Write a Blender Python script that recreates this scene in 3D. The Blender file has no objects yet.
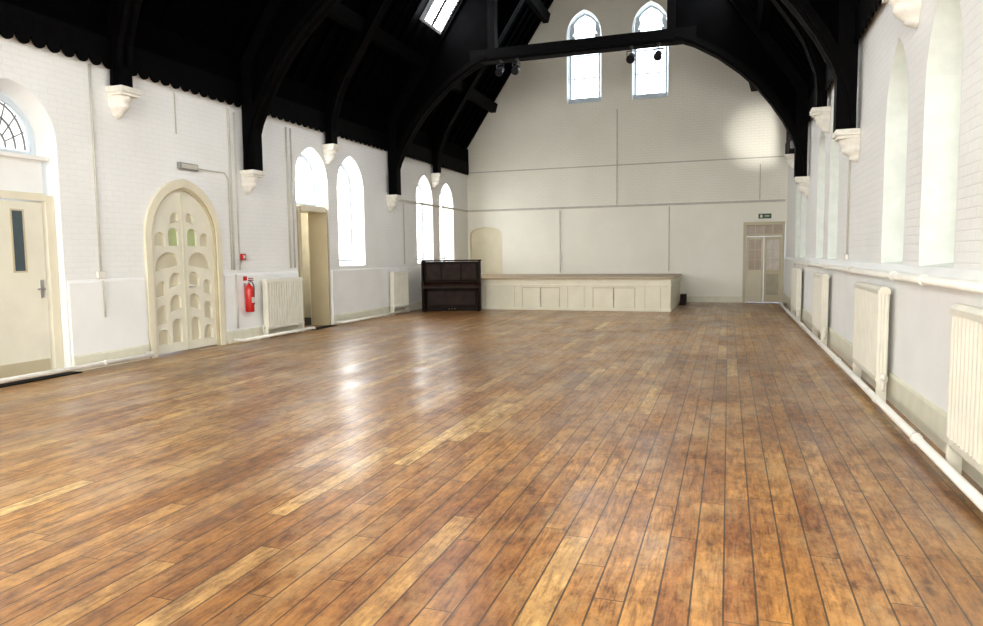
import bpy, bmesh, math, random
from mathutils import Vector, Matrix
random.seed(4)
XL,XR,YB,YF=-8.40,1.61,22.28,-4.5
XC=(XL+XR)/2; HW=(XR-XL)/2
ZE=4.22; ZR=5.05; SL=1.48
ZA=ZR+SL*HW
# ------------------------------------------------------------ materials
def newmat(name):
    m=bpy.data.materials.new(name); m.use_nodes=True
    nt=m.node_tree; b=nt.nodes['Principled BSDF']; return m,nt,b
def N(nt,t,**k):
    n=nt.nodes.new(t)
    for a,v in k.items(): setattr(n,a,v)
    return n
def math_(nt,op,a,b=None,c=None):
    n=N(nt,'ShaderNodeMath',operation=op)
    for i,v in enumerate((a,b,c)):
        if v is None: continue
        if isinstance(v,(int,float)): n.inputs[i].default_value=v
        else: nt.links.new(v,n.inputs[i])
    return n.outputs[0]
def ramp(nt,fac,stops):
    r=N(nt,'ShaderNodeValToRGB'); e=r.color_ramp.elements
    while len(e)<len(stops): e.new(0.5)
    for i,(p,c) in enumerate(stops):
        e[i].position=p; e[i].color=(*c,1) if len(c)==3 else c
    nt.links.new(fac,r.inputs[0]); return r.outputs[0]
def simple(name,col,rough=0.5,metal=0,noise=0.06,scale=6,bump=0.0,spec=0.5):
    m,nt,b=newmat(name)
    tc=N(nt,'ShaderNodeTexCoord'); no=N(nt,'ShaderNodeTexNoise'); no.inputs['Scale'].default_value=scale; no.inputs['Detail'].default_value=4
    nt.links.new(tc.outputs['Object'],no.inputs['Vector'])
    lo=tuple(max(0,c*(1-noise*2)) for c in col); hi=tuple(min(1,c*(1+noise)) for c in col)
    nt.links.new(ramp(nt,no.outputs['Fac'],[(0.3,lo),(0.7,hi)]),b.inputs['Base Color'])
    b.inputs['Roughness'].default_value=rough; b.inputs['Metallic'].default_value=metal
    b.inputs['Specular IOR Level'].default_value=spec
    if bump:
        bp=N(nt,'ShaderNodeBump'); bp.inputs['Strength'].default_value=bump; bp.inputs['Distance'].default_value=0.01
        nt.links.new(no.outputs['Fac'],bp.inputs['Height']); nt.links.new(bp.outputs[0],b.inputs['Normal'])
    return m
def brickmat(name,axis,col,smooth_below=None):
    m,nt,b=newmat(name)
    tc=N(nt,'ShaderNodeTexCoord'); s=N(nt,'ShaderNodeSeparateXYZ'); nt.links.new(tc.outputs['Object'],s.inputs[0])
    c=N(nt,'ShaderNodeCombineXYZ'); nt.links.new(s.outputs[axis],c.inputs[0]); nt.links.new(s.outputs[2],c.inputs[1])
    br=N(nt,'ShaderNodeTexBrick'); nt.links.new(c.outputs[0],br.inputs['Vector'])
    br.inputs['Scale'].default_value=1; br.inputs['Brick Width'].default_value=0.23; br.inputs['Row Height'].default_value=0.078
    br.inputs['Mortar Size'].default_value=0.008; br.inputs['Mortar Smooth'].default_value=0.8
    no=N(nt,'ShaderNodeTexNoise'); no.inputs['Scale'].default_value=0.8; no.inputs['Detail'].default_value=6
    nt.links.new(tc.outputs['Object'],no.inputs['Vector'])
    fac=br.outputs['Fac']
    if smooth_below is not None:
        fac=math_(nt,'MULTIPLY',fac,math_(nt,'GREATER_THAN',s.outputs[2],smooth_below))
    k=0.945 if smooth_below is None else 0.90
    col1=ramp(nt,fac,[(0,col),(1,tuple(v*k for v in col))])
    mx=N(nt,'ShaderNodeMix',data_type='RGBA',blend_type='MULTIPLY'); mx.inputs[0].default_value=1
    nt.links.new(col1,mx.inputs[6]); nt.links.new(ramp(nt,no.outputs['Fac'],[(0.3,(0.93,0.93,0.92)),(0.65,(1,1,1))]),mx.inputs[7])
    nt.links.new(mx.outputs[2],b.inputs['Base Color']); b.inputs['Roughness'].default_value=0.5
    bp=N(nt,'ShaderNodeBump'); bp.inputs['Strength'].default_value=0.42; bp.inputs['Distance'].default_value=0.012; bp.invert=True
    n2=N(nt,'ShaderNodeTexNoise'); n2.inputs['Scale'].default_value=14; n2.inputs['Detail'].default_value=5; nt.links.new(tc.outputs['Object'],n2.inputs['Vector'])
    h=math_(nt,'ADD',math_(nt,'MULTIPLY',fac,0.8),math_(nt,'MULTIPLY',n2.outputs['Fac'],1.1 if smooth_below is None else 0.7))
    nt.links.new(h,bp.inputs['Height']); nt.links.new(bp.outputs[0],b.inputs['Normal'])
    return m
def floormat():
    m,nt,b=newmat('worn_pine_boards'); L=nt.links.new
    tc=N(nt,'ShaderNodeTexCoord'); s=N(nt,'ShaderNodeSeparateXYZ'); L(tc.outputs['Object'],s.inputs[0])
    px=math_(nt,'DIVIDE',s.outputs[0],0.135); ix=math_(nt,'FLOOR',px); fx=math_(nt,'FRACT',px)
    w1=N(nt,'ShaderNodeTexWhiteNoise',noise_dimensions='1D'); L(ix,w1.inputs['W'])
    py=math_(nt,'ADD',math_(nt,'DIVIDE',s.outputs[1],1.5),math_(nt,'MULTIPLY',w1.outputs['Value'],7.0))
    iy=math_(nt,'FLOOR',py); fy=math_(nt,'FRACT',py)
    cv=N(nt,'ShaderNodeCombineXYZ'); L(ix,cv.inputs[0]); L(iy,cv.inputs[1])
    w2=N(nt,'ShaderNodeTexWhiteNoise',noise_dimensions='2D'); L(cv.outputs[0],w2.inputs['Vector'])
    base=ramp(nt,w2.outputs['Value'],[(0.0,(0.235,0.094,0.022)),(0.25,(0.29,0.128,0.030)),(0.55,(0.335,0.155,0.038)),(0.88,(0.375,0.187,0.050)),(0.95,(0.45,0.26,0.082)),(1.0,(0.52,0.33,0.125))])
    g=N(nt,'ShaderNodeCombineXYZ'); L(math_(nt,'MULTIPLY',s.outputs[0],40),g.inputs[0]); L(math_(nt,'MULTIPLY',s.outputs[1],3.6),g.inputs[1]); L(math_(nt,'MULTIPLY',w2.outputs['Value'],40),g.inputs[2])
    gn=N(nt,'ShaderNodeTexNoise'); gn.inputs['Scale'].default_value=1; gn.inputs['Detail'].default_value=7; gn.inputs['Roughness'].default_value=0.62; gn.inputs['Distortion'].default_value=0.9; L(g.outputs[0],gn.inputs['Vector'])
    m1=N(nt,'ShaderNodeMix',data_type='RGBA',blend_type='MULTIPLY'); m1.inputs[0].default_value=0.95
    L(base,m1.inputs[6]); L(ramp(nt,gn.outputs['Fac'],[(0.28,(0.36,0.28,0.24)),(0.5,(0.95,0.95,0.95)),(0.75,(1.3,1.32,1.34))]),m1.inputs[7])
    sc=N(nt,'ShaderNodeMapping'); sc.inputs['Scale'].default_value=(1.6,0.8,1); L(tc.outputs['Object'],sc.inputs['Vector'])
    bn=N(nt,'ShaderNodeTexNoise'); bn.inputs['Scale'].default_value=6.0; bn.inputs['Detail'].default_value=10; bn.inputs['Roughness'].default_value=0.78; L(sc.outputs[0],bn.inputs['Vector'])
    m2=N(nt,'ShaderNodeMix',data_type='RGBA',blend_type='MULTIPLY'); m2.inputs[0].default_value=1
    L(m1.outputs[2],m2.inputs[6]); L(ramp(nt,bn.outputs['Fac'],[(0.33,(0.34,0.26,0.22)),(0.5,(0.95,0.93,0.9)),(0.68,(1.5,1.62,1.75))]),m2.inputs[7])
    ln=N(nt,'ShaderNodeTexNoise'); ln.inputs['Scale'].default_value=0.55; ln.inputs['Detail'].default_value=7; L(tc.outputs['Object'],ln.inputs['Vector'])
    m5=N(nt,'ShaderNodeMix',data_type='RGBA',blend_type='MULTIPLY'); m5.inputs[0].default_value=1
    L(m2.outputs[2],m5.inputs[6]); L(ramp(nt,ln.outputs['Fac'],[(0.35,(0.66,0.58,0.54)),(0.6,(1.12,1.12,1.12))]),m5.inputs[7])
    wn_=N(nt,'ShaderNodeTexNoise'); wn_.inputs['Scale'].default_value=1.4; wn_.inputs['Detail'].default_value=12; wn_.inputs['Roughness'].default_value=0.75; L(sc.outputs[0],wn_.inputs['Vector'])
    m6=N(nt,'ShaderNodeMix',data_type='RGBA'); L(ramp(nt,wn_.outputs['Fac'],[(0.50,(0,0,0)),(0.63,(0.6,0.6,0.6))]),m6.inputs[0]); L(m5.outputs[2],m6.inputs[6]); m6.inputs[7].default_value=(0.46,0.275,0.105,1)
    vo=N(nt,'ShaderNodeTexVoronoi'); vo.inputs['Scale'].default_value=8.5; L(tc.outputs['Object'],vo.inputs['Vector'])
    m3=N(nt,'ShaderNodeMix',data_type='RGBA',blend_type='MULTIPLY'); m3.inputs[0].default_value=0.6
    L(m6.outputs[2],m3.inputs[6]); L(ramp(nt,vo.outputs['Distance'],[(0.025,(0.2,0.14,0.1)),(0.06,(1,1,1))]),m3.inputs[7])
    ex=math_(nt,'ABSOLUTE',math_(nt,'SUBTRACT',fx,0.5)); gx=math_(nt,'GREATER_THAN',ex,0.468)
    ey=math_(nt,'ABSOLUTE',math_(nt,'SUBTRACT',fy,0.5)); gy=math_(nt,'GREATER_THAN',ey,0.4982)
    gap=math_(nt,'MAXIMUM',gx,gy)
    m4=N(nt,'ShaderNodeMix',data_type='RGBA'); L(math_(nt,'MULTIPLY',gap,0.84),m4.inputs[0]); L(m3.outputs[2],m4.inputs[6]); m4.inputs[7].default_value=(0.018,0.012,0.008,1)
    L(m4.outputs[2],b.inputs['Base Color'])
    rn=N(nt,'ShaderNodeTexNoise'); rn.inputs['Scale'].default_value=1.6; rn.inputs['Detail'].default_value=5; rn.inputs['Roughness'].default_value=0.5; L(sc.outputs[0],rn.inputs['Vector'])
    r=N(nt,'ShaderNodeMapRange'); r.inputs[1].default_value=0.3; r.inputs[2].default_value=0.7; r.inputs[3].default_value=0.28; r.inputs[4].default_value=0.48; L(rn.outputs['Fac'],r.inputs[0])
    L(r.outputs[0],b.inputs['Roughness']); b.inputs['Specular IOR Level'].default_value=0.5
    cw=N(nt,'ShaderNodeMapRange'); cw.inputs[1].default_value=0.3; cw.inputs[2].default_value=0.7; cw.inputs[3].default_value=0.50; cw.inputs[4].default_value=0.15; L(rn.outputs['Fac'],cw.inputs[0])
    L(cw.outputs[0],b.inputs['Coat Weight']); b.inputs['Coat Roughness'].default_value=0.23; b.inputs['Coat IOR'].default_value=1.5
    w3=N(nt,'ShaderNodeTexWhiteNoise',noise_dimensions='2D'); cv2=N(nt,'ShaderNodeCombineXYZ'); L(math_(nt,'ADD',ix,31.7),cv2.inputs[0]); L(iy,cv2.inputs[1]); L(cv2.outputs[0],w3.inputs['Vector'])
    tilt=math_(nt,'MULTIPLY',math_(nt,'MULTIPLY',math_(nt,'SUBTRACT',fx,0.5),math_(nt,'SUBTRACT',w3.outputs['Value'],0.5)),0.8)
    cup=math_(nt,'MULTIPLY',math_(nt,'MULTIPLY',ex,ex),-0.45)
    h=math_(nt,'ADD',math_(nt,'ADD',tilt,cup),math_(nt,'ADD',math_(nt,'MULTIPLY',gn.outputs['Fac'],0.14),math_(nt,'MULTIPLY',gx,-0.25)))
    h=math_(nt,'ADD',h,math_(nt,'MULTIPLY',bn.outputs['Fac'],0.09))
    bp=N(nt,'ShaderNodeBump'); bp.inputs['Strength'].default_value=0.5; bp.inputs['Distance'].default_value=0.007
    L(h,bp.inputs['Height']); L(bp.outputs[0],b.inputs['Normal']); L(bp.outputs[0],b.inputs['Coat Normal'])
    return m
def glow(name,col,st,base=(0.5,0.53,0.52)):
    m,nt,b=newmat(name)
    b.inputs['Base Color'].default_value=(*base,1); b.inputs['Roughness'].default_value=0.25
    tc=N(nt,'ShaderNodeTexCoord'); no=N(nt,'ShaderNodeTexNoise'); no.inputs['Scale'].default_value=2
    nt.links.new(tc.outputs['Object'],no.inputs['Vector'])
    nt.links.new(ramp(nt,no.outputs['Fac'],[(0.3,tuple(c*0.88 for c in col)),(0.7,col)]),b.inputs['Emission Color'])
    b.inputs['Emission Strength'].default_value=st; return m
M_brY=brickmat('painted_brick_side',1,(0.875,0.88,0.865)); M_brX=brickmat('painted_brick_gable',0,(0.90,0.88,0.79),3.0)
M_plw=simple('white_plaster',(0.865,0.87,0.85),0.5,noise=0.02,scale=2,bump=0.15)
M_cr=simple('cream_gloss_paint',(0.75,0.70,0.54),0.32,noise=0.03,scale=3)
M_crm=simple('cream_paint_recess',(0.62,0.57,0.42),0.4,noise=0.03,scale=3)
M_crd=simple('cream_paint_brown',(0.52,0.45,0.30),0.4,noise=0.03,scale=3)  # darker beige-brown paint of frames, panels and outlines
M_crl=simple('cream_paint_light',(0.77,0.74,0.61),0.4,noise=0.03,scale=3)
M_nic=simple('niche_cream_paint',(0.80,0.74,0.56),0.4,noise=0.03,scale=3)
M_st=simple('stage_cream_paint',(0.78,0.74,0.59),0.4,noise=0.03,scale=3)
M_skirt=simple('skirting_paint',(0.72,0.70,0.56),0.35,noise=0.04)
M_line=simple('string_course_paint',(0.54,0.52,0.45),0.5,noise=0.05)
M_black=simple('black_stained_timber',(0.0018,0.0016,0.0018),0.6,noise=0.3,scale=9,bump=0.3,spec=0.035)
M_black2=simple('black_roof_boards',(0.0008,0.0008,0.0010),0.7,noise=0.3,scale=4,spec=0.015)
M_pipe=simple('white_pipe_paint',(0.84,0.82,0.75),0.28,noise=0.04)
M_rad=simple('radiator_enamel',(0.76,0.735,0.63),0.3,noise=0.03)
M_stone=simple('painted_stone',(0.80,0.78,0.71),0.6,noise=0.06,bump=0.3,scale=14)
M_red=simple('extinguisher_red',(0.55,0.012,0.010),0.25,noise=0.05)
M_dk=simple('dark_plastic',(0.010,0.010,0.012),0.4,spec=0.15)
M_met=simple('brushed_steel',(0.55,0.55,0.55),0.3,metal=1)
M_grey=simple('grey_plastic',(0.25,0.25,0.25),0.45)
M_pw=simple('piano_walnut',(0.010,0.0035,0.002),0.45,noise=0.3,scale=7,spec=0.08)
M_pw2=simple('piano_walnut_panel',(0.020,0.007,0.0035),0.4,noise=0.3,scale=7,spec=0.10)
M_ivory=simple('ivory_keys',(0.75,0.72,0.62),0.3)
M_brass=simple('brass',(0.6,0.42,0.15),0.3,metal=1)
M_edge=simple('stage_timber_edge',(0.40,0.27,0.14),0.4,noise=0.1)
M_green=simple('exit_sign_green',(0.006,0.07,0.03),0.4)
M_gg=simple('green_tinted_glass',(0.45,0.52,0.26),0.15)
M_dg=simple('dark_wired_glass',(0.05,0.07,0.08),0.1)
M_lob=simple('lobby_paint',(0.40,0.36,0.26),0.6)
M_lit=simple('painted_lit_glass',(0.66,0.60,0.55),0.2)  # light from the lobby put into the pane colour; nothing glows
M_lit2=simple('painted_lit_glass_warm',(0.42,0.33,0.26),0.2)  # dimmer, warmer pane colour, lobby light painted in as well
M_mat=simple('dark_coir',(0.012,0.012,0.013),0.8,noise=0.2,scale=40,spec=0.1)
M_fr=simple('window_stone_white',(0.62,0.69,0.75),0.5,noise=0.04)
M_frg=simple('window_stone_greenish',(0.74,0.78,0.73),0.5,noise=0.04)
M_lead=simple('window_lead',(0.45,0.46,0.47),0.5)
M_lead2=simple('window_lead_dark',(0.16,0.15,0.14),0.5)
M_glL=glow('daylit_glass',(1.0,1.0,0.98),9)
M_glN=glow('daylit_leaded_glass',(0.95,0.98,1.0),1.0)
M_glG=glow('daylit_glass_gable',(0.80,0.91,1.0),5)
M_glR=glow('obscured_glass_south',(0.86,0.94,0.86),0.52,(0.25,0.28,0.25))
M_glS=glow('side_window_fill_glow',(1.0,0.985,0.94),16)  # fill glow for unseen side windows, brightens the left wall
M_glF=glow('rear_window_fill_glow',(1.0,0.97,0.90),16)  # fill glow for unseen windows added behind the camera
M_glT=glow('rooflight_glass',(0.97,0.98,1.0),24)
M_floor=floormat()
# ------------------------------------------------------------ builder
class B:
    def __init__(s): s.bm=bmesh.new(); s.mats=[]
    def mi(s,m):
        if m not in s.mats: s.mats.append(m)
        return s.mats.index(m)
    def face(s,vs,m,sm=False):
        try:
            f=s.bm.faces.new(vs); f.material_index=s.mi(m); f.smooth=sm; return f
        except ValueError: pass
    def box(s,x0,x1,y0,y1,z0,z1,m,bev=0):
        v=[s.bm.verts.new(c) for c in [(x0,y0,z0),(x1,y0,z0),(x1,y1,z0),(x0,y1,z0),(x0,y0,z1),(x1,y0,z1),(x1,y1,z1),(x0,y1,z1)]]
        fs=[s.face([v[i] for i in q],m) for q in [(0,3,2,1),(4,5,6,7),(0,1,5,4),(1,2,6,5),(2,3,7,6),(3,0,4,7)]]
        if bev:
            es=list({e for f in fs for e in f.edges})
            bmesh.ops.bevel(s.bm,geom=es,offset=bev,segments=2,affect='EDGES',profile=0.5)
    def prism(s,prof,ax,a0,a1,m,prof2=None,caps=True):
        def P(p,a):
            if ax==0: return (a,p[0],p[1])
            if ax==1: return (p[0],a,p[1])
            return (p[0],p[1],a)
        prof2=prof2 or prof
        A=[s.bm.verts.new(P(p,a0)) for p in prof]; C=[s.bm.verts.new(P(p,a1)) for p in prof2]
        n=len(A)
        if caps: s.face(A[::-1],m); s.face(C,m)
        for i in range(n): s.face([A[i],A[(i+1)%n],C[(i+1)%n],C[i]],m)
    def band(s,outer,inner,ax,a0,a1,m,closed=False):
        n=len(outer); rng=range(n if closed else n-1)
        for i in rng:
            j=(i+1)%n
            s.prism([outer[i],outer[j],inner[j],inner[i]],ax,a0,a1,m)
    def tube(s,path,r,m,seg=10,cap=True):
        pts=[Vector(p) for p in path]; rings=[]; up=None
        for i,p in enumerate(pts):
            t=(pts[min(i+1,len(pts)-1)]-pts[max(i-1,0)]).normalized()
            if up is None: up=Vector((0,0,1)) if abs(t.z)<0.9 else Vector((1,0,0))
            a=t.cross(up); 
            if a.length<1e-4: a=t.cross(Vector((0,1,0)))
            a.normalize(); b=a.cross(t).normalized(); up=b
            rr=r[i] if isinstance(r,(list,tuple)) else r
            rings.append([s.bm.verts.new(p+(a*math.cos(2*math.pi*k/seg)+b*math.sin(2*math.pi*k/seg))*rr) for k in range(seg)])
        for i in range(len(rings)-1):
            for k in range(seg):
                s.face([rings[i][k],rings[i][(k+1)%seg],rings[i+1][(k+1)%seg],rings[i+1][k]],m,True)
        if cap: s.face(rings[0][::-1],m); s.face(rings[-1],m)
    def obj(s,name,M=None):
        bmesh.ops.recalc_face_normals(s.bm,faces=s.bm.faces)
        me=bpy.data.meshes.new(name); s.bm.to_mesh(me); s.bm.free()
        for m in s.mats: me.materials.append(m)
        o=bpy.data.objects.new(name,me); bpy.context.collection.objects.link(o)
        if M is not None: o.matrix_world=M
        return o
def gothic(c,a,z0,zs,zt,n=8):
    h=zt-zs; cc=(a*a-h*h)/(2*a); R=a-cc
    pts=[(c-a,z0),(c+a,z0)]
    a1=math.atan2(h,-cc)
    for i in range(n+1):
        t=a1*i/n; pts.append((c+cc+R*math.cos(t),zs+R*math.sin(t)))
    for i in range(n-1,-1,-1):
        t=a1*i/n; pts.append((c-cc-R*math.cos(t),zs+R*math.sin(t)))
    return pts
def cut(o,cutters):
    c=cutters.obj('cutter_tmp')
    md=o.modifiers.new('b','BOOLEAN'); md.object=c; md.solver='EXACT'; md.operation='DIFFERENCE'
    try: md.material_mode='TRANSFER'
    except Exception: pass
    bpy.context.view_layer.update()
    dg=bpy.context.evaluated_depsgraph_get(); me=bpy.data.meshes.new_from_object(o.evaluated_get(dg))
    o.modifiers.clear(); o.data=me; bpy.data.objects.remove(c,do_unlink=True)
# ------------------------------------------------------------ shell
b=B(); b.box(XL-0.45,XR+0.45,YF-0.4,YB+0.4,-0.2,0,M_floor); b.obj('floor')
LW=[(14.56,0.49,1.40,3.10,3.74),(18.75,0.47,1.40,3.10,3.74),(20.42,0.45,1.40,3.10,3.66),(3.2,0.5,1.37,3.15,3.8),(0.4,0.5,1.37,3.15,3.8),(-2.4,0.5,1.37,3.15,3.8)]
LD=[(6.38,0.50,0,3.05,3.62),(9.19,0.76,0,1.85,2.72),(12.95,0.50,0,3.12,3.72)]
RW=[(6.62,0.43,3.60),(8.25,0.43,3.56),(12.7,0.46,3.76),(14.4,0.48,3.76),(17.5,0.48,3.76),(18.9,0.48,3.76),(3.9,0.5,3.7),(2.3,0.5,3.7),(-0.5,0.5,3.7),(-2.2,0.5,3.7)]  # nearest entries are out of view, added only for light
RW=[(c,a,1.42,zt-0.72,zt) for c,a,zt in RW]
b=B(); b.box(XL-0.45,XL,YF-0.4,YB+0.4,0,ZR+0.15,M_brY); wl=b.obj('wall_left')
c=B()
for i,(cy,a,z0,zs,zt) in enumerate(LW+LD):
    s=0.02 if i==len(LW)+1 else 0.10
    zb=z0-0.10 if z0>0 else -0.05
    c.prism(gothic(cy,a+s*1.2,zb,zs,zt+s*1.3),0,XL+0.045,XL-0.5,M_plw,gothic(cy,a-0.03,z0 if z0>0 else -0.05,zs,zt-0.02))
cut(wl,c)
b=B(); b.box(XR,XR+0.45,YF-0.4,YB+0.4,0,ZR+0.15,M_brY); wr=b.obj('wall_right')
c=B()
for cy,a,z0,zs,zt in RW:
    c.prism(gothic(cy,a+0.10,z0-0.06,zs,zt+0.12),0,XR-0.045,XR+0.5,M_frg,gothic(cy,a-0.03,z0,zs,zt-0.02))
cut(wr,c)
gp=[(XL-0.45,0),(XR+0.45,0),(XR+0.45,ZR+0.1),(XC,ZA+0.6),(XL-0.45,ZR+0.1)]
GW=[(-4.41,0.50,6.34,8.42,9.10),(-2.36,0.50,6.31,8.40,9.10)]
b=B(); b.prism(gp,1,YB,YB+0.4,M_brX); wb=b.obj('wall_back')
c=B()
for cx,a,z0,zs,zt in GW:
    c.prism(gothic(cx,a+0.05,z0-0.05,zs,zt+0.06),1,YB-0.04,YB+0.5,M_plw,gothic(cx,a-0.03,z0,zs,zt-0.02))
c.prism([(0.43,-0.05),(1.585,-0.05),(1.585,2.34),(0.43,2.34)],1,YB-0.05,YB+0.5,M_plw)
n=[(-8.32,0.90),(-7.18,0.90)]+[(-7.75+0.57*math.cos(t),2.22+0.24*math.sin(t)) for t in [math.pi*i/10 for i in range(11)]]
c.prism(n,1,YB-0.05,YB+0.12,M_nic)
cut(wb,c)
FW=[(-6.2,0.8,2.0,6.0,7.2),(-3.4,0.9,2.0,7.4,8.8),(-0.6,0.8,2.0,6.0,7.2)]  # unseen windows added to light the hall from behind the camera
b=B(); b.prism(gp,1,YF-0.4,YF,M_brX); wf=b.obj('wall_front')
c=B()
for cx,a,z0,zs,zt in FW: c.prism(gothic(cx,a,z0,zs,zt),1,YF+0.05,YF-0.5,M_plw)
cut(wf,c)
b=B()
for sg in (1,-1):
    xe=XC+sg*(HW+0.45); ze=ZR-SL*0.45
    b.prism([(xe,ze+0.02),(XC,ZA+0.02),(XC,ZA+0.45),(xe,ze+0.45)],1,YF-0.4,YB+0.4,M_black2)
roof=b.obj('ceiling')
b=B()
y=YF+0.3
while y<YB-0.1:
    for sg in (1,-1):
        b.prism([(XC+sg*(HW-0.02),ZR+0.03),(XC,ZA-0.02),(XC,ZA-0.16),(XC+sg*(HW-0.02),ZR-0.11)],1,y,y+0.06,M_black2)
    y+=0.42
for sg in (1,-1):
    for d in (4.0,2.2,0.9):
        z=ZR+SL*(HW-d)
        b.prism([(XC+sg*(d+0.02),z-0.10),(XC+sg*(d+0.12),z-0.33),(XC+sg*(d-0.05),z-0.33),(XC+sg*(d-0.12),z-0.06)],1,YF+0.01,YB-0.01,M_black)
b.obj('roof_rafters')
for nm,xa,xb in (('trim_eaves_left',XL+0.005,XL+0.07),('trim_eaves_right',XR-0.005,XR-0.07)):
    b=B(); b.box(min(xa,xb),max(xa,xb),YF+0.02,YB-0.02,ZE+0.12,ZR+0.02,M_black2)
    xv=xb+(0.03 if xb>xa else -0.03)
    prof=[(YF+0.02,ZE+0.40)]; p=0.21; n=int((YB-YF-0.06)/p)
    for i in range(n):
        y0=YF+0.02+i*p
        prof.append((y0,ZE+0.10))
        for k in range(1,8):
            t=math.pi*k/8; prof.append((y0+p/2-p/2*math.cos(t)*0.90,ZE+0.07-0.10*math.sin(t)))
    prof.append((YF+0.02+n*p,ZE+0.10)); prof.append((YF+0.02+n*p,ZE+0.40))
    b.prism(prof,0,min(xb,xv),max(xb,xv),M_black); b.obj(nm)
# ------------------------------------------------------------ trusses
ZC=3.10; ZC2=3.96
def truss(yl,yr,main):
    b=B(); s=0
    for sg in (1,-1):
        X=lambda d: XC+sg*d
        rl=lambda d: ZR+SL*(HW-d)
        if main:
            cur=[(4.84,ZC),(4.80,3.5),(4.66,3.92),(4.45,4.32),(4.2,4.70),(3.9,5.08),(3.55,5.42),(3.1,5.78),(2.6,6.08),(2.2,6.24)]
            poly=[(4.93,ZC),(4.93,ZR-0.02),(2.2,rl(2.2)-0.08)]+cur[::-1]
            b.prism([(X(d),z) for d,z in poly],1,-0.04,0.04,M_black2)
            th=0.17
        else:
            cur=[(4.82,ZC2),(4.76,4.55),(4.56,5.1),(4.25,5.65),(3.8,6.30),(3.2,7.1),(2.6,8.0),(2.0,8.90)]
            poly=[(4.93,ZC2),(4.93,ZR-0.02),(1.9,rl(1.9)-0.08)]+cur[::-1]
            b.prism([(X(d),z) for d,z in poly],1,-0.04,0.04,M_black2); th=0.14
        def off(c,t):
            out=[]
            for i,(d,z) in enumerate(c):
                a=c[max(i-1,0)]; e=c[min(i+1,len(c)-1)]
                tx,tz=e[0]-a[0],e[1]-a[1]; l=math.hypot(tx,tz); out.append((d+tz/l*t,z-tx/l*t))
            return out
        o1=[(min(d,4.93),z) for d,z in off(cur,th)]
        b.band([(X(d),z) for d,z in cur],[(X(d),z) for d,z in o1],1,-0.13,0.13,M_black)
        i1=off(cur,0.05); i2=[(min(d,4.93),z) for d,z in off(cur,0.11)]
        b.band([(X(d),z) for d,z in i1],[(X(d),z) for d,z in i2],1,-0.16,0.16,M_black)
        z0=ZC if main else ZC2
        w=0.24 if main else 0.16
        b.box(min(X(4.95),X(4.95-w)),max(X(4.95),X(4.95-w)),-0.12,0.12,z0,ZR-0.1,M_black)
        b.prism([(X(4.93),ZR-0.05),(X(0),ZA-0.22),(X(0),ZA-0.62),(X(4.93),ZR-0.45)],1,-0.13,0.13,M_black)
        if main:
            b.box(min(X(2.2),X(2.02)),max(X(2.2),X(2.02)),-0.12,0.12,6.2,rl(2.1)-0.3,M_black)
    if main:
        b.box(XC-2.65,XC+2.65,-0.14,0.14,6.18,6.48,M_black)
        b.box(XC-2.2,XC+2.2,-0.17,0.17,6.24,6.30,M_black)
        b.box(XC-0.9,XC+0.9,-0.11,0.11,10.9,11.1,M_black)
    else:
        b.box(XC-1.75,XC+1.75,-0.10,0.10,9.75,9.95,M_black)
    for v in b.bm.verts: v.co.y+=yl+(yr-yl)*(v.co.x-XL)/(XR-XL)
    b.obj('roof_truss')
TR=[(-1.0,-1.2,True),(2.1,1.7,False),(5.1,4.5,True),(7.98,7.50,False),(10.80,10.45,True),(13.55,13.45,False),(16.5,16.5,True),(19.4,19.4,False)]
for t in TR: truss(*t)
def corbel(x,sg,y,zt):
    b=B()
    def pl(w,p,za,zb,bev=0.012):
        xs=sorted((x+sg*0.002,x+sg*p)); b.box(xs[0],xs[1],y-w/2,y+w/2,zt-zb,zt-za,M_stone,bev)
    pl(0.36,0.30,0.0,0.08); pl(0.31,0.27,0.08,0.12,0.005)
    prof=[(0.150,0.12),(0.155,0.16),(0.140,0.20),(0.130,0.22),(0.140,0.245),(0.120,0.29),(0.09,0.33),(0.07,0.355),(0.075,0.375),(0.045,0.40),(0.0,0.43)]
    rings=[]
    for r,d in prof:
        ring=[]
        for k in range(9):
            t=-math.pi/2+math.pi*k/8
            ring.append(b.bm.verts.new((x+sg*(0.003+r*1.55*math.cos(t)),y+r*math.sin(t),zt-d)))
        rings.append(ring)
    for i in range(len(rings)-1):
        for k in range(8): b.face([rings[i][k],rings[i][k+1],rings[i+1][k+1],rings[i+1][k]],M_stone,True)
    b.obj('stone_corbel')
for yl,yr,mn in TR:
    zt=(ZC if mn else ZC2)-0.002
    corbel(XL,1,yl,zt); corbel(XR,-1,yr,zt)
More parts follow.
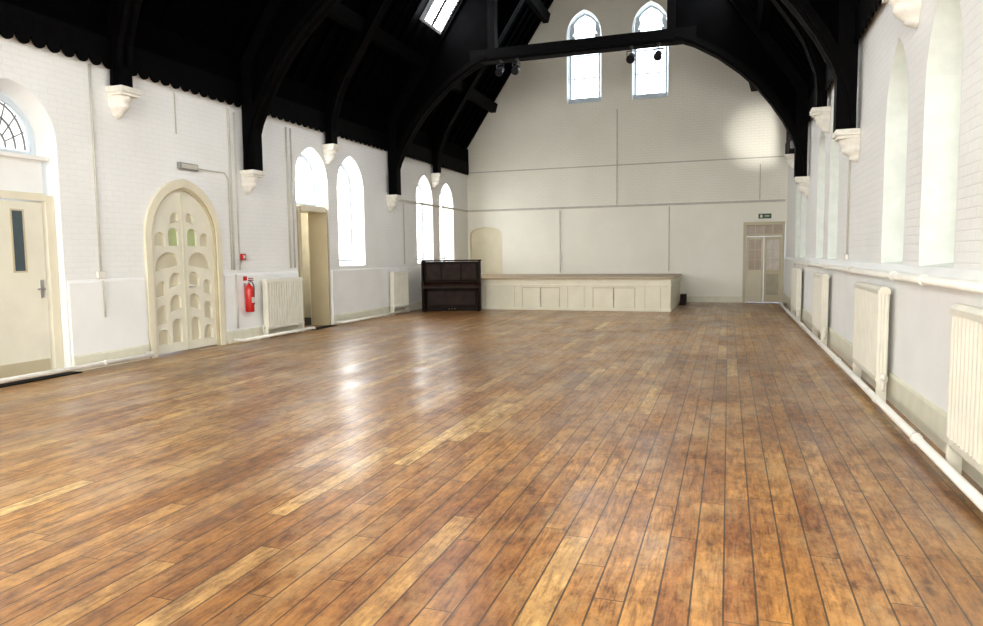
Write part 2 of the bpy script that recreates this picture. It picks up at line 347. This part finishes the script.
# ------------------------------------------------------------ windows
wn=0
def window(axis,plane,dr,c,a,z0,zs,zt,mg,style='plain',mf=None):
    global wn; wn+=1
    mf=mf or M_fr
    b=B()
    pr=gothic(c,a,z0,zs,zt,10)
    b.prism(pr,axis,plane,plane-dr*0.02,mg)
    inn=gothic(c,a-0.06,z0+0.06,zs,zt-0.08,10)
    b.band(pr,inn,axis,plane+dr*0.002,plane+dr*0.05,mf,closed=True)
    def bar(u0,u1,v0,v1,m=mf,t=0.03):
        q=[(u0,v0),(u1,v0),(u1,v1),(u0,v1)]; b.prism(q,axis,plane+dr*0.002,plane+dr*t,m)
    if style=='gable':
        for sg in (1,-1):
            cu=[(c+sg*(a-0.05),zs+0.02)]
            for k in range(9):
                t=math.pi*k/8; cu.append((c+sg*(a-0.05-0.13*math.sin(t)),zs+0.20-0.20*math.cos(t)))
            cu.append((c+sg*(a-0.05),zs+0.42)); b.prism(cu,axis,plane+dr*0.003,plane+dr*0.06,mf)
            cu=[(c+sg*(a-0.05),zs-0.25)]
            for k in range(7):
                t=math.pi/2*k/6; cu.append((c+sg*(a-0.05-0.14*math.sin(t)),zs-0.25+0.25*(1-math.cos(t))))
            cu.append((c+sg*(a-0.05),zs+0.02)); b.prism(cu,axis,plane+dr*0.003,plane+dr*0.06,mf)
        for v in (z0+0.75,z0+1.45): bar(c-a+0.05,c+a-0.05,v-0.02,v+0.02)
        b.prism([(c-a-0.02,z0),(c+a+0.02,z0),(c+a+0.02,z0+0.12),(c-a-0.02,z0+0.12)],axis,plane+dr*0.003,plane+dr*0.10,mf)
    elif style=='fan':
        md=M_lead2
        for rr,k0 in ((0.14,1.5),(0.27,1.5),(0.40,1.45)):
            P=[(c+rr*math.cos(t),z0+0.08+rr*k0*math.sin(t)) for t in [math.pi*i/14 for i in range(15)]]
            Q=[(c+(rr-0.016)*math.cos(t),z0+0.08+(rr-0.016)*k0*math.sin(t)) for t in [math.pi*i/14 for i in range(15)]]
            b.band(P,Q,axis,plane+dr*0.002,plane+dr*0.016,md)
        for k in range(1,8):
            t=math.pi*k/8; p0=(c+0.14*math.cos(t),z0+0.08+0.21*math.sin(t)); p1=(c+0.42*math.cos(t),z0+0.08+0.61*math.sin(t))
            nx,nz=-math.sin(t)*0.006,math.cos(t)*0.006
            b.prism([(p0[0]-nx,p0[1]-nz),(p1[0]-nx,p1[1]-nz),(p1[0]+nx,p1[1]+nz),(p0[0]+nx,p0[1]+nz)],axis,plane+dr*0.002,plane+dr*0.014,md)
    else:
        k=z0+0.45
        while k<zs: bar(c-a+0.05,c+a-0.05,k-0.005,k+0.005,M_lead,0.012); k+=0.45
        for u in (-0.33,0.0,0.33): bar(c+u*a-0.005,c+u*a+0.005,z0+0.05,zs+(zt-zs)*(0.85-abs(u)*1.0)-0.03,M_lead,0.012)
    b.obj('window_%d'%wn)
for w in LW: window(0,XL-0.34,1,*w,M_glL)
window(0,XL-0.30,1,6.38,0.50,2.86,3.05,3.62,M_glN,'fan')
window(0,XL-0.30,1,12.95,0.50,2.62,3.12,3.72,M_glL)
for w in RW: window(0,XR+0.33,-1,*w,M_glR if w[0]>5 else M_glS,'plain',M_frg)
for w in GW: window(1,YB+0.22,-1,*w,M_glG,'gable')
for w in FW: window(1,YF-0.25,1,*w,M_glF)
for yy in (15.82,12.1,6.6,0.6):  # only the far pair is in view; nearer pairs added to light the floor
    for sg in (1,-1):
        b=B(); d=3.30; z=ZR+SL*(HW-d); L_=0.52; hy=0.47 if yy>15 else 0.62
        ang=math.atan(SL)
        b.box(-L_,L_,-hy,hy,-0.04,-0.02,M_glT)
        for q in ((-L_-0.06,-L_,-hy-0.06,hy+0.06),(L_,L_+0.06,-hy-0.06,hy+0.06),(-L_,L_,-hy-0.06,-hy),(-L_,L_,hy,hy+0.06),(-L_,L_,-0.02,0.02)):
            b.box(*q,-0.10,0.0,M_fr if q[2]!=-0.02 else M_black)
        M=Matrix.Translation((XC+sg*(d-0.13),yy,z-0.09))@Matrix.Rotation(sg*ang,4,'Y')
        b.obj('rooflight',M)
# ------------------------------------------------------------ wall trims
for nm,y0,y1 in (('trim_1',7.02,8.30),('trim_2',10.08,12.30),('trim_3',13.60,YB-0.02)):
    b=B(); b.prism([(XL+0.001,0.0),(XL+0.03,0.0),(XL+0.03,1.20),(XL+0.001,1.24)],1,y0,y1,M_plw); b.obj(nm)
b=B()
for y0,y1 in ((7.02,8.30),(10.08,12.30),(13.60,YB-0.02)):
    b.prism([(XL+0.031,0.0),(XL+0.052,0.0),(XL+0.052,0.19),(XL+0.040,0.22),(XL+0.031,0.22)],1,y0,y1,M_skirt)
b.obj('baseboard_left')
b=B(); b.prism([(XR-0.001,0),(XR-0.05,0),(XR-0.05,1.30),(XR-0.001,1.36)],1,YF+0.02,YB-0.02,M_plw); b.obj('trim_4')
b=B(); b.prism([(XR-0.051,0),(XR-0.072,0),(XR-0.072,0.26),(XR-0.06,0.29),(XR-0.051,0.29)],1,YF+0.02,YB-0.06,M_skirt); b.obj('baseboard_right')
b=B(); b.box(XL+0.03,XR-0.06,YB-0.035,YB-0.001,2.98,3.04,M_line); b.obj('trim_5')
b=B(); b.box(XL+0.03,XR-0.06,YB-0.02,YB-0.001,4.27,4.305,M_line); b.obj('trim_6')
b=B(); b.box(XL+0.001,XL+0.035,16.8,YB-0.04,2.98,3.04,M_line); b.obj('trim_7')
b=B(); b.box(-1.2,0.40,YB-0.025,YB-0.001,0,0.18,M_skirt); b.obj('baseboard_back')
def conduit(path,r=0.014,boxes=(),m=None):
    b=B(); b.tube(path,r,m or M_pipe,8)
    for (x,y,z,sx,sy,sz) in boxes: b.box(x-sx,x+sx,y-sy,y+sy,z-sz,z+sz,M_pipe,0.006)
    b.obj('wall_conduit')
xq=XL+0.022
conduit([(xq,7.54,1.28),(xq,7.54,4.2)],0.015,[(xq+0.005,7.54,1.30,0.025,0.06,0.05)],M_line)
conduit([(xq+.035,7.54,0.7),(xq+.035,7.54,1.22)],0.012,(),M_line)
conduit([(xq,10.35,1.3),(xq,10.35,4.15)],0.018,(),M_line); conduit([(xq,10.50,1.3),(xq,10.50,4.1)],0.013,(),M_line)
conduit([(xq+.03,10.35,0.25),(xq+.03,10.35,1.22)],0.016,(),M_line)
conduit([(xq,9.5,3.0),(xq,10.2,3.0),(xq,10.28,2.9),(xq,10.28,1.3)],0.01,(),M_line)
conduit([(xq,12.05,1.3),(xq,12.05,4.1)],0.02,(),M_line); conduit([(xq,12.20,1.3),(xq,12.20,4.1)],0.016,(),M_line)
conduit([(xq,9.1,3.5),(xq,9.1,4.15)],0.01,(),M_line)
conduit([(xq,17.3,1.3),(xq,17.3,2.95)],0.014,(),M_line)
conduit([(XR-0.02,11.0,1.4),(XR-0.02,11.0,3.2)],0.014,[(XR-0.03,11.0,1.42,0.025,0.05,0.04)],M_line)
yq=YB-0.02
conduit([(-5.19,yq-0.02,0.95),(-5.19,yq-0.02,2.95)],0.014,[(-5.19,yq-0.02,1.45,0.04,0.02,0.05)],M_line)
conduit([(-3.36,yq-.01,3.06),(-3.36,yq-.01,6.0)],0.012,(),M_line); conduit([(-1.75,yq-.02,0.95),(-1.75,yq-.02,2.95)],0.012,(),M_line)
conduit([(0.85,yq-.01,3.06),(0.85,yq-.01,4.1)],0.012,(),M_line)
# ------------------------------------------------------------ doors
b=B(); x=XL-0.10
b.box(x-0.045,x,5.93,6.80,0.02,2.26,M_crl,0.004)
b.box(x-0.30,x+0.03,5.80,5.90,0,2.36,M_cr,0.006); b.box(x-0.30,x+0.03,6.83,6.955,0,2.36,M_cr,0.006)
b.box(x-0.28,x+0.03,5.90,6.83,2.28,2.38,M_cr,0.006)
b.box(x-0.05,x-0.01,5.90,6.84,2.38,2.80,M_plw); b.box(x-0.19,x+0.05,5.86,6.90,2.80,2.855,M_plw,0.006)
b.box(x+0.001,x+0.006,6.38,6.52,1.38,2.14,M_dg)
for q in ((6.36,6.38,1.36,2.16),(6.52,6.54,1.36,2.16),(6.38,6.52,1.36,1.38),(6.38,6.52,2.14,2.16)): b.box(x+0.001,x+0.012,*q,M_crd)
b.box(x+0.001,x+0.008,6.70,6.76,1.02,1.26,M_met,0.003)
b.tube([(x+0.005,6.73,1.14),(x+0.055,6.73,1.14),(x+0.06,6.63,1.14)],0.011,M_met,8)
b.box(x+0.001,x+0.006,5.95,6.78,0.03,0.22,M_crd)
b.obj('door_1')
b=B(); b.box(XL+0.01,XL+0.20,5.2,7.0,0.001,0.014,M_mat,0.004); b.obj('threshold_mat')
b=B(); C0,A0=9.19,0.74
outer=gothic(C0,0.84,0,1.85,2.80,12)[1:]; outer=outer+[(C0-0.84,0)]
inner=gothic(C0,0.72,0,1.85,2.66,12)[1:]; inner=inner+[(C0-0.72,0)]
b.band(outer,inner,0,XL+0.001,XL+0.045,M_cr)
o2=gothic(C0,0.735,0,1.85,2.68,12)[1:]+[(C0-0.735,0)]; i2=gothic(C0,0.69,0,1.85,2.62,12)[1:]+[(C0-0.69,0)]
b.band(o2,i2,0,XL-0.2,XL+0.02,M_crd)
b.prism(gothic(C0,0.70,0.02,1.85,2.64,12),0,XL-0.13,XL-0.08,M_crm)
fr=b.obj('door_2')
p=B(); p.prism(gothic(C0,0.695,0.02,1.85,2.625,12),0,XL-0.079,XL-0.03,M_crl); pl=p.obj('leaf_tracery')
c=B()
def petal(sg,u0,u1,z0,z1,lean):
    pts=[(u0,z0),(u1,z0+lean)]
    for k in range(0,9):
        t=math.pi*k/8; uu=(u0+u1)/2+(u1-u0)/2*math.cos(t); zz=z1+(u1-u0)*0.42*math.sin(t)+lean*(uu-u0)/(u1-u0)
        pts.append((uu,zz))
    c.prism([(C0+sg*u,z) for u,z in pts],0,XL-0.09,XL+0.02,M_crl)
for sg in (1,-1):
    petal(sg,0.10,0.31,0.16,0.46,0.0); petal(sg,0.39,0.61,0.16,0.30,0.0)
    petal(sg,0.10,0.34,0.72,0.86,-0.06); petal(sg,0.42,0.62,0.52,0.72,-0.05)
    petal(sg,0.10,0.34,1.10,1.22,-0.06); petal(sg,0.42,0.62,0.94,1.10,-0.05)
    petal(sg,0.10,0.62,1.40,1.44,-0.08)
    petal(sg,0.10,0.31,1.72,1.92,0.0); petal(sg,0.38,0.60,1.72,1.84,0.0)
    petal(sg,0.08,0.26,2.12,2.20,-0.05)
cut(pl,c)
bb=B()
for sg in (1,-1):
    y0=sorted((C0+sg*0.09,C0+sg*0.33)); bb.box(XL-0.079,XL-0.065,y0[0],y0[1],1.70,2.04,M_gg)
bb.box(XL-0.03,XL-0.018,C0-0.018,C0+0.018,0.03,2.55,M_cr,0.003)
bb.tube([(XL-0.03,C0+0.1,1.05),(XL+0.01,C0+0.1,1.05),(XL+0.015,C0+0.19,1.05)],0.012,M_met,8)
hw=bb.obj('glazing_and_handle')
for o in (pl,hw): o.parent=fr
b=B(); y0,y1=12.47,13.43
b.box(XL-0.44,XL+0.02,y0-0.07,y0,0,2.56,M_crd,0.005); b.box(XL-0.44,XL+0.02,y1,y1+0.07,0,2.56,M_crd,0.005)
b.box(XL-0.44,XL+0.02,y0,y1,2.48,2.60,M_cr,0.005)
t=math.radians(80); hx,hy=XL-0.40,y0+0.02
lx,ly=-math.sin(t),math.cos(t)
def L2(u,w,z): return (hx+lx*u+ly*w,hy+ly*u-lx*w,z)
for u0,u1,w0,w1,z0,z1,mm in ((0,0.9,0,0.045,0.02,2.46,M_cr),(0.12,0.38,0.046,0.052,1.3,2.2,M_crd),(0.5,0.78,0.046,0.052,1.3,2.2,M_crd),(0.12,0.38,0.046,0.052,0.25,1.1,M_crd),(0.5,0.78,0.046,0.052,0.25,1.1,M_crd)):
    v=[b.bm.verts.new(L2(u,w,z)) for z in (z0,z1) for u,w in ((u0,w0),(u1,w0),(u1,w1),(u0,w1))]
    for q in [(0,3,2,1),(4,5,6,7),(0,1,5,4),(1,2,6,5),(2,3,7,6),(3,0,4,7)]: b.face([v[i] for i in q],mm)
b.obj('door_3')
b=B(); xa=XL-0.46
b.box(xa-2.0,xa-1.9,11.6,15.2,0,2.9,M_lob); b.box(xa-1.9,xa,15.1,15.2,0,2.9,M_lob); b.box(xa-1.9,xa,11.6,11.7,0,2.9,M_lob)
b.box(xa-2.0,xa,11.6,15.2,2.9,3.0,M_lob); b.box(xa-2.0,xa,11.6,15.2,-0.1,0,M_mat); b.obj('wall_lobby')
b=B(); b.box(XL+0.03,XL+0.24,12.50,13.40,0.001,0.013,M_mat,0.004); b.obj('threshold_mat')
b=B(); ya=YB
b.box(0.41,0.50,ya-0.02,ya+0.12,0,2.40,M_crd,0.006); b.box(1.49,1.555,ya-0.02,ya+0.12,0,2.40,M_crd,0.006)
b.box(0.50,1.49,ya-0.02,ya+0.12,2.31,2.40,M_crd,0.006); b.box(0.50,1.49,ya+0.0,ya+0.10,1.98,2.05,M_crd)
for sg,(u0,u1) in ((0,(0.505,0.99)),(1,(1.0,1.485))):
    y_=ya+0.05
    for q in ((u0,u0+0.07,0.02,1.97),(u1-0.07,u1,0.02,1.97),(u0+0.07,u1-0.07,0.02,0.22),(u0+0.07,u1-0.07,0.85,0.98),(u0+0.07,u1-0.07,1.88,1.97)):
        b.box(q[0],q[1],y_,y_+0.045,q[2],q[3],M_crm if sg==0 else M_crd,0.003)
    b.box(u0+0.07,u1-0.07,y_+0.02,y_+0.03,0.22,0.85,M_crm if sg==0 else M_lob)
    b.box(u0+0.07,u1-0.07,y_+0.02,y_+0.03,0.98,1.88,M_lit2 if sg==0 else M_lit)
    b.box((u0+u1)/2-0.01,(u0+u1)/2+0.01,y_+0.005,y_+0.02,0.98,1.88,M_crd)
    for zz in (1.27,1.57): b.box(u0+0.07,u1-0.07,y_+0.005,y_+0.02,zz,zz+0.02,M_crd)
b.box(0.50,1.49,ya+0.06,ya+0.07,2.05,2.31,M_lit2)
for xx in (0.74,0.985,1.23): b.box(xx,xx+0.02,ya+0.03,ya+0.06,2.05,2.31,M_crd)
b.tube([(0.96,ya+0.05,0.95),(0.96,ya+0.0,0.95),(0.96,ya+0.0,1.15),(0.96,ya+0.05,1.15)],0.01,M_met,8)
b.obj('door_4')
b=B(); b.box(0.82,1.18,ya-0.05,ya-0.002,2.50,2.64,M_green,0.006); b.box(0.87,0.93,ya-0.054,ya-0.05,2.53,2.61,M_ivory); b.box(1.0,1.12,ya-0.054,ya-0.05,2.56,2.58,M_ivory); b.obj('exit_sign')
# ------------------------------------------------------------ stage
b=B(); sx0,sx1,sy0,sy1=XL+0.06,-1.40,18.45,YB-0.03
b.box(sx0,sx1,sy0,sy1,0,0.83,M_st)
b.box(sx0,sx1+0.04,sy0-0.04,sy1,0.83,0.88,M_edge,0.008)
b.box(sx0,sx1+0.015,sy0-0.02,sy1,0.0,0.07,M_st,0.003)
b.box(sx0,sx1+0.02,sy0-0.022,sy1,0.66,0.70,M_st,0.004)
for (u0,u1) in ((-5.36,-4.86),(-4.84,-4.34),(-3.40,-2.87),(-2.85,-2.32)):
    b.box(u0,u1,sy0-0.018,sy0-0.001,0.10,0.60,M_st,0.004)
    b.box(u0-0.02,u0,sy0-0.006,sy0-0.001,0.08,0.62,M_crd); b.box(u1,u1+0.02,sy0-0.006,sy0-0.001,0.08,0.62,M_crd)
    b.box(u0-0.02,u1+0.02,sy0-0.006,sy0-0.001,0.60,0.62,M_crd)
for u in (-4.89,-4.81,-2.90,-2.82): b.box(u-0.012,u+0.012,sy0-0.035,sy0-0.018,0.34,0.37,M_met,0.004)
for u in (-7.4,-6.45,-5.6,-4.1,-3.65,-2.05,-1.65): b.box(u-0.006,u+0.006,sy0-0.004,sy0-0.0005,0.07,0.66,M_crd)
b.obj('stage')
b=B()
for i in range(2): b.box(-1.34,-1.16,20.9+i*0.3,20.9+(i+1)*0.3,0,0.15*(i+1),M_pw2,0.005)
b.obj('stage_steps')
# ------------------------------------------------------------ piano
b=B(); W=1.60; D=0.60; H=1.40
b.box(0,0.05,0.02,D,0.04,H-0.04,M_pw,0.006); b.box(W-0.05,W,0.02,D,0.04,H-0.04,M_pw,0.006)
b.box(0.05,W-0.05,0.26,D,0.05,H-0.05,M_pw)
b.box(-0.02,W+0.02,0.20,D+0.01,H-0.04,H,M_pw2,0.012)
b.box(0.05,W-0.05,0.235,0.26,0.80,H-0.05,M_pw)
for q in ((0.12,0.5),(0.55,1.05),(1.10,1.48)): b.box(q[0],q[1],0.222,0.236,0.86,H-0.12,M_pw2,0.006)
b.box(0.0,W,-0.02,0.25,0.62,0.70,M_pw2,0.01)
b.box(0.0,0.09,-0.03,0.25,0.70,0.82,M_pw,0.015); b.box(W-0.09,W,-0.03,0.25,0.70,0.82,M_pw,0.015)
b.prism([(0.0,0.70),(0.02,0.74),(0.12,0.79),(0.24,0.80),(0.24,0.70)],0,0.09,W-0.09,M_pw2)
b.box(0.05,W-0.05,0.23,0.262,0.10,0.60,M_pw); b.box(0.14,W-0.14,0.218,0.232,0.16,0.54,M_pw2,0.008)
for xx in (0.02,W-0.10):
    b.box(xx,xx+0.08,-0.03,0.26,0.0,0.08,M_pw,0.01)
    b.tube([(xx+0.04,0.02,0.08),(xx+0.04,0.02,0.14),(xx+0.04,0.02,0.2),(xx+0.04,0.02,0.4),(xx+0.04,0.02,0.56),(xx+0.04,0.02,0.62)],[0.035,0.038,0.022,0.034,0.026,0.038],M_pw,12)
b.box(0,W,0.22,D,0.0,0.06,M_pw)
for xx in (W/2-0.08,W/2,W/2+0.08): b.box(xx-0.015,xx+0.015,0.12,0.24,0.05,0.065,M_brass,0.004)
ang=math.radians(17)
b.obj('upright_piano',Matrix.Translation((-7.88,17.27,0.001))@Matrix.Rotation(ang,4,'Z'))
# ------------------------------------------------------------ radiators
def radiator(xw,sg,y0,y1,z0=0.14,z1=1.12,off=0.08,dep=0.13):
    b=B(); n=int(round((y1-y0)/0.078)); st=(y1-y0)/n
    xa=xw+sg*off; xb=xa+sg*dep; r=0.026
    for i in range(n):
        y=y0+(i+0.5)*st
        for xx in (xa+sg*r,(xa+xb)/2,xb-sg*r):
            b.tube([(xx,y,z0+0.03),(xx,y,z1-0.03)],[r*1.0,r*1.0],M_rad,8,False)
        for zz,dz in ((z0,1),(z1,-1)):
            ys=st*0.47
            pr=[(xa,zz+dz*0.035),(xa+sg*0.025,zz+dz*0.005),(xb-sg*0.025,zz+dz*0.005),(xb,zz+dz*0.035),(xb,zz+dz*0.075),(xa,zz+dz*0.075)]
            b.prism(pr,1,y-ys,y+ys,M_rad)
    for zz in (z0+0.06,z1-0.06): b.tube([(( xa+xb)/2,y0-0.01,zz),((xa+xb)/2,y1+0.01,zz)],0.022,M_rad,8)
    xm=(xa+xb)/2
    for yy in (y0+0.02,y1-0.02):
        xs=sorted((xa+sg*0.01,xb-sg*0.01)); b.box(xs[0],xs[1],yy-0.02,yy+0.02,0.0,z0+0.02,M_rad,0.004)
    b.tube([(xm,y0-0.01,z0+0.06),(xm,y0-0.05,z0+0.06),(xm,y0-0.06,z0+0.0),(xm,y0-0.06,0.12)],0.014,M_pipe,8)
    b.tube([(xm,y0-0.06,z0+0.05),(xm,y0-0.06,z0+0.12)],[0.024,0.018],M_pipe,10)
    b.obj('column_radiator')
for y0,y1 in ((11.00,12.18),(16.25,17.15)): radiator(XL,1,y0,y1)
radiator(XL,1,0.8,2.2)
for y0,y1 in ((4.15,5.36),(7.70,9.10),(12.1,13.3),(16.4,17.8)): radiator(XR-0.05,-1,y0,y1,0.18,1.15,0.05,0.11)
def pipe(paths,name='heating_pipe',clips=()):
    b=B()
    for p,r in paths: b.tube(p,r,M_pipe,10)
    for (x,y,z,r) in clips: b.tube([(x,y-0.02,z),(x,y+0.02,z)],r,M_pipe,12)
    b.obj(name)
xp=XL+0.26
pipe([([(xp,YF+0.1,0.09),(xp,8.15,0.09),(xp-0.08,8.22,0.09),(XL+0.06,8.22,0.09)],0.032)],clips=[(xp,y,0.09,0.04) for y in (1,4,7.3)])
xp=XL+0.28
pipe([([(XL+0.07,10.2,0.06),(xp,10.2,0.06),(xp,12.40,0.06),(xp,12.44,0.04)],0.03)],clips=[(xp,y,0.06,0.038) for y in (10.6,11.8)])
pipe([([(XL+0.07,13.6,0.06),(xp,13.6,0.06),(xp,17.0,0.06)],0.03)],clips=[(xp,y,0.06,0.038) for y in (14.2,15.6)])
xp=XR-0.25
pipe([([(xp,YF+0.1,0.09),(xp,20.5,0.09),(XR-0.1,20.6,0.09)],0.033)],clips=[(xp,y,0.09,0.042) for y in (2,4.0,5.9,7.4,9.9,11.8,14.6,18)])
xp=XR-0.10
pipe([([(xp,YF+0.1,1.26),(xp,18.2,1.26),(xp,18.3,1.15),(xp,18.35,0.9)],0.036)],clips=[(xp,y,1.26,0.048) for y in (1.5,4.5,6.5,7.6,10.0,12.5,15)])
# ------------------------------------------------------------ safety kit
b=B(); y=10.60; x=XL+0.125
pf=[(0.07,0.53),(0.080,0.55),(0.080,0.94),(0.067,0.99),(0.03,1.02),(0.022,1.05)]
b.tube([(x,y,z) for r,z in pf],[r for r,z in pf],M_red,20)
b.tube([(x,y,1.05),(x,y,1.10)],0.02,M_met,10)
b.box(x-0.01,x+0.10,y-0.012,y+0.012,1.10,1.118,M_dk,0.004); b.box(x-0.01,x+0.09,y-0.012,y+0.012,1.135,1.15,M_dk,0.004)
b.tube([(x,y+0.02,1.09),(x+0.01,y+0.09,1.07),(x+0.02,y+0.115,0.98),(x+0.02,y+0.105,0.80),(x+0.02,y+0.095,0.66)],[0.01,0.01,0.01,0.011,0.017],M_dk,8)
b.box(x+0.079,x+0.082,y-0.04,y+0.04,0.70,0.80,M_ivory)
b.box(XL+0.031,XL+0.05,y-0.03,y+0.03,0.60,1.05,M_met,0.002); b.tube([(XL+0.04,y-0.02,0.9),(x,y-0.08,0.9)],0.006,M_met,6)
b.obj('fire_extinguisher')
b=B(); b.box(XL+0.002,XL+0.05,10.54,10.65,1.48,1.59,M_red,0.006); b.box(XL+0.05,XL+0.054,10.57,10.62,1.51,1.56,M_ivory); b.obj('fire_alarm_call_point')
b=B(); b.box(XL+0.032,XL+0.042,10.56,10.66,1.10,1.18,M_red,0.002); b.obj('fire_notice')
b=B(); b.box(XL+0.002,XL+0.06,9.10,9.52,2.95,3.06,M_grey,0.01); b.box(XL+0.06,XL+0.075,9.13,9.49,2.965,3.045,M_line,0.006); b.obj('emergency_light')
for x_,y_,z_,sg in ((XR,10.75,3.95,-1),(XR,17.9,4.0,-1)):
    b=B(); b.tube([(x_+sg*0.002,y_,z_),(x_+sg*0.16,y_,z_)],0.012,M_grey,8)
    b.box(min(x_+sg*0.08,x_+sg*0.28),max(x_+sg*0.08,x_+sg*0.28),y_-0.05,y_+0.07,z_-0.08,z_+0.08,M_grey,0.012)
    b.box(min(x_+sg*0.10,x_+sg*0.26),max(x_+sg*0.10,x_+sg*0.26),y_+0.07,y_+0.08,z_-0.06,z_+0.06,M_ivory); b.obj('wall_floodlight')
for xx in (-5.25,-4.85,-2.15,-1.55):
    b=B(); y=16.30; dz=0.26
    b.tube([(xx,y+0.0,5.915+dz),(xx,y,5.80+dz)],0.012,M_dk,6); b.box(xx-0.03,xx+0.03,y-0.02,y+0.2,5.895+dz,5.918+dz,M_dk)
    b.tube([(xx-0.09,y,5.80+dz),(xx+0.09,y,5.80+dz)],0.01,M_dk,6)
    for s_ in (-1,1): b.tube([(xx+s_*0.09,y,5.80+dz),(xx+s_*0.09,y,5.66+dz)],0.01,M_dk,6)
    b.tube([(xx,y+0.10,5.74+dz),(xx,y+0.05,5.70+dz),(xx,y-0.10,5.60+dz),(xx,y-0.13,5.58+dz)],[0.05,0.075,0.08,0.095],M_dk,14)
    b.obj('stage_spotlight')
# ------------------------------------------------------------ lights
def spot(loc,tgt,e,size,blend,col=(1,0.96,0.88)):
    l=bpy.data.lights.new('floodlight_beam','SPOT'); l.energy=e; l.spot_size=size; l.spot_blend=blend; l.color=col; l.shadow_soft_size=0.06
    o=bpy.data.objects.new('floodlight_beam',l); bpy.context.collection.objects.link(o); o.location=loc
    o.rotation_euler=(Vector(tgt)-Vector(loc)).to_track_quat('-Z','Y').to_euler()
spot((XR-0.18,18.02,4.0),(0.85,YB,4.9),420,math.radians(30),1.0)
l=bpy.data.lights.new('lobby_fill_light','POINT'); l.energy=26; l.color=(1,0.9,0.72); l.shadow_soft_size=0.15  # added fill inside the lobby, no fitting modelled
o=bpy.data.objects.new('lobby_fill_light',l); bpy.context.collection.objects.link(o); o.location=(XL-1.3,14.2,2.5)
w=bpy.data.worlds.new('sky'); bpy.context.scene.world=w; w.use_nodes=True
w.node_tree.nodes['Background'].inputs[0].default_value=(0.75,0.85,1,1); w.node_tree.nodes['Background'].inputs[1].default_value=1.0
# ------------------------------------------------------------ camera
f,yaw,pitch,roll=696.118,0.3282,0.0821,-0.0123
fw=Vector((-math.sin(yaw)*math.cos(pitch),math.cos(yaw)*math.cos(pitch),-math.sin(pitch)))
r=Vector((math.cos(yaw),math.sin(yaw),0)); u=r.cross(fw)
r2=r*math.cos(roll)+u*math.sin(roll); u2=-r*math.sin(roll)+u*math.cos(roll)
cd=bpy.data.cameras.new('camera'); cd.sensor_width=36; cd.sensor_fit='HORIZONTAL'; cd.lens=f/983*36; cd.clip_start=0.05; cd.clip_end=200
co=bpy.data.objects.new('camera',cd); bpy.context.collection.objects.link(co)
co.matrix_world=Matrix(((r2.x,u2.x,-fw.x,0),(r2.y,u2.y,-fw.y,0),(r2.z,u2.z,-fw.z,1.5),(0,0,0,1)))
bpy.context.scene.camera=co
bpy.context.scene.view_settings.view_transform='Standard'
bpy.context.scene.view_settings.exposure=0.42
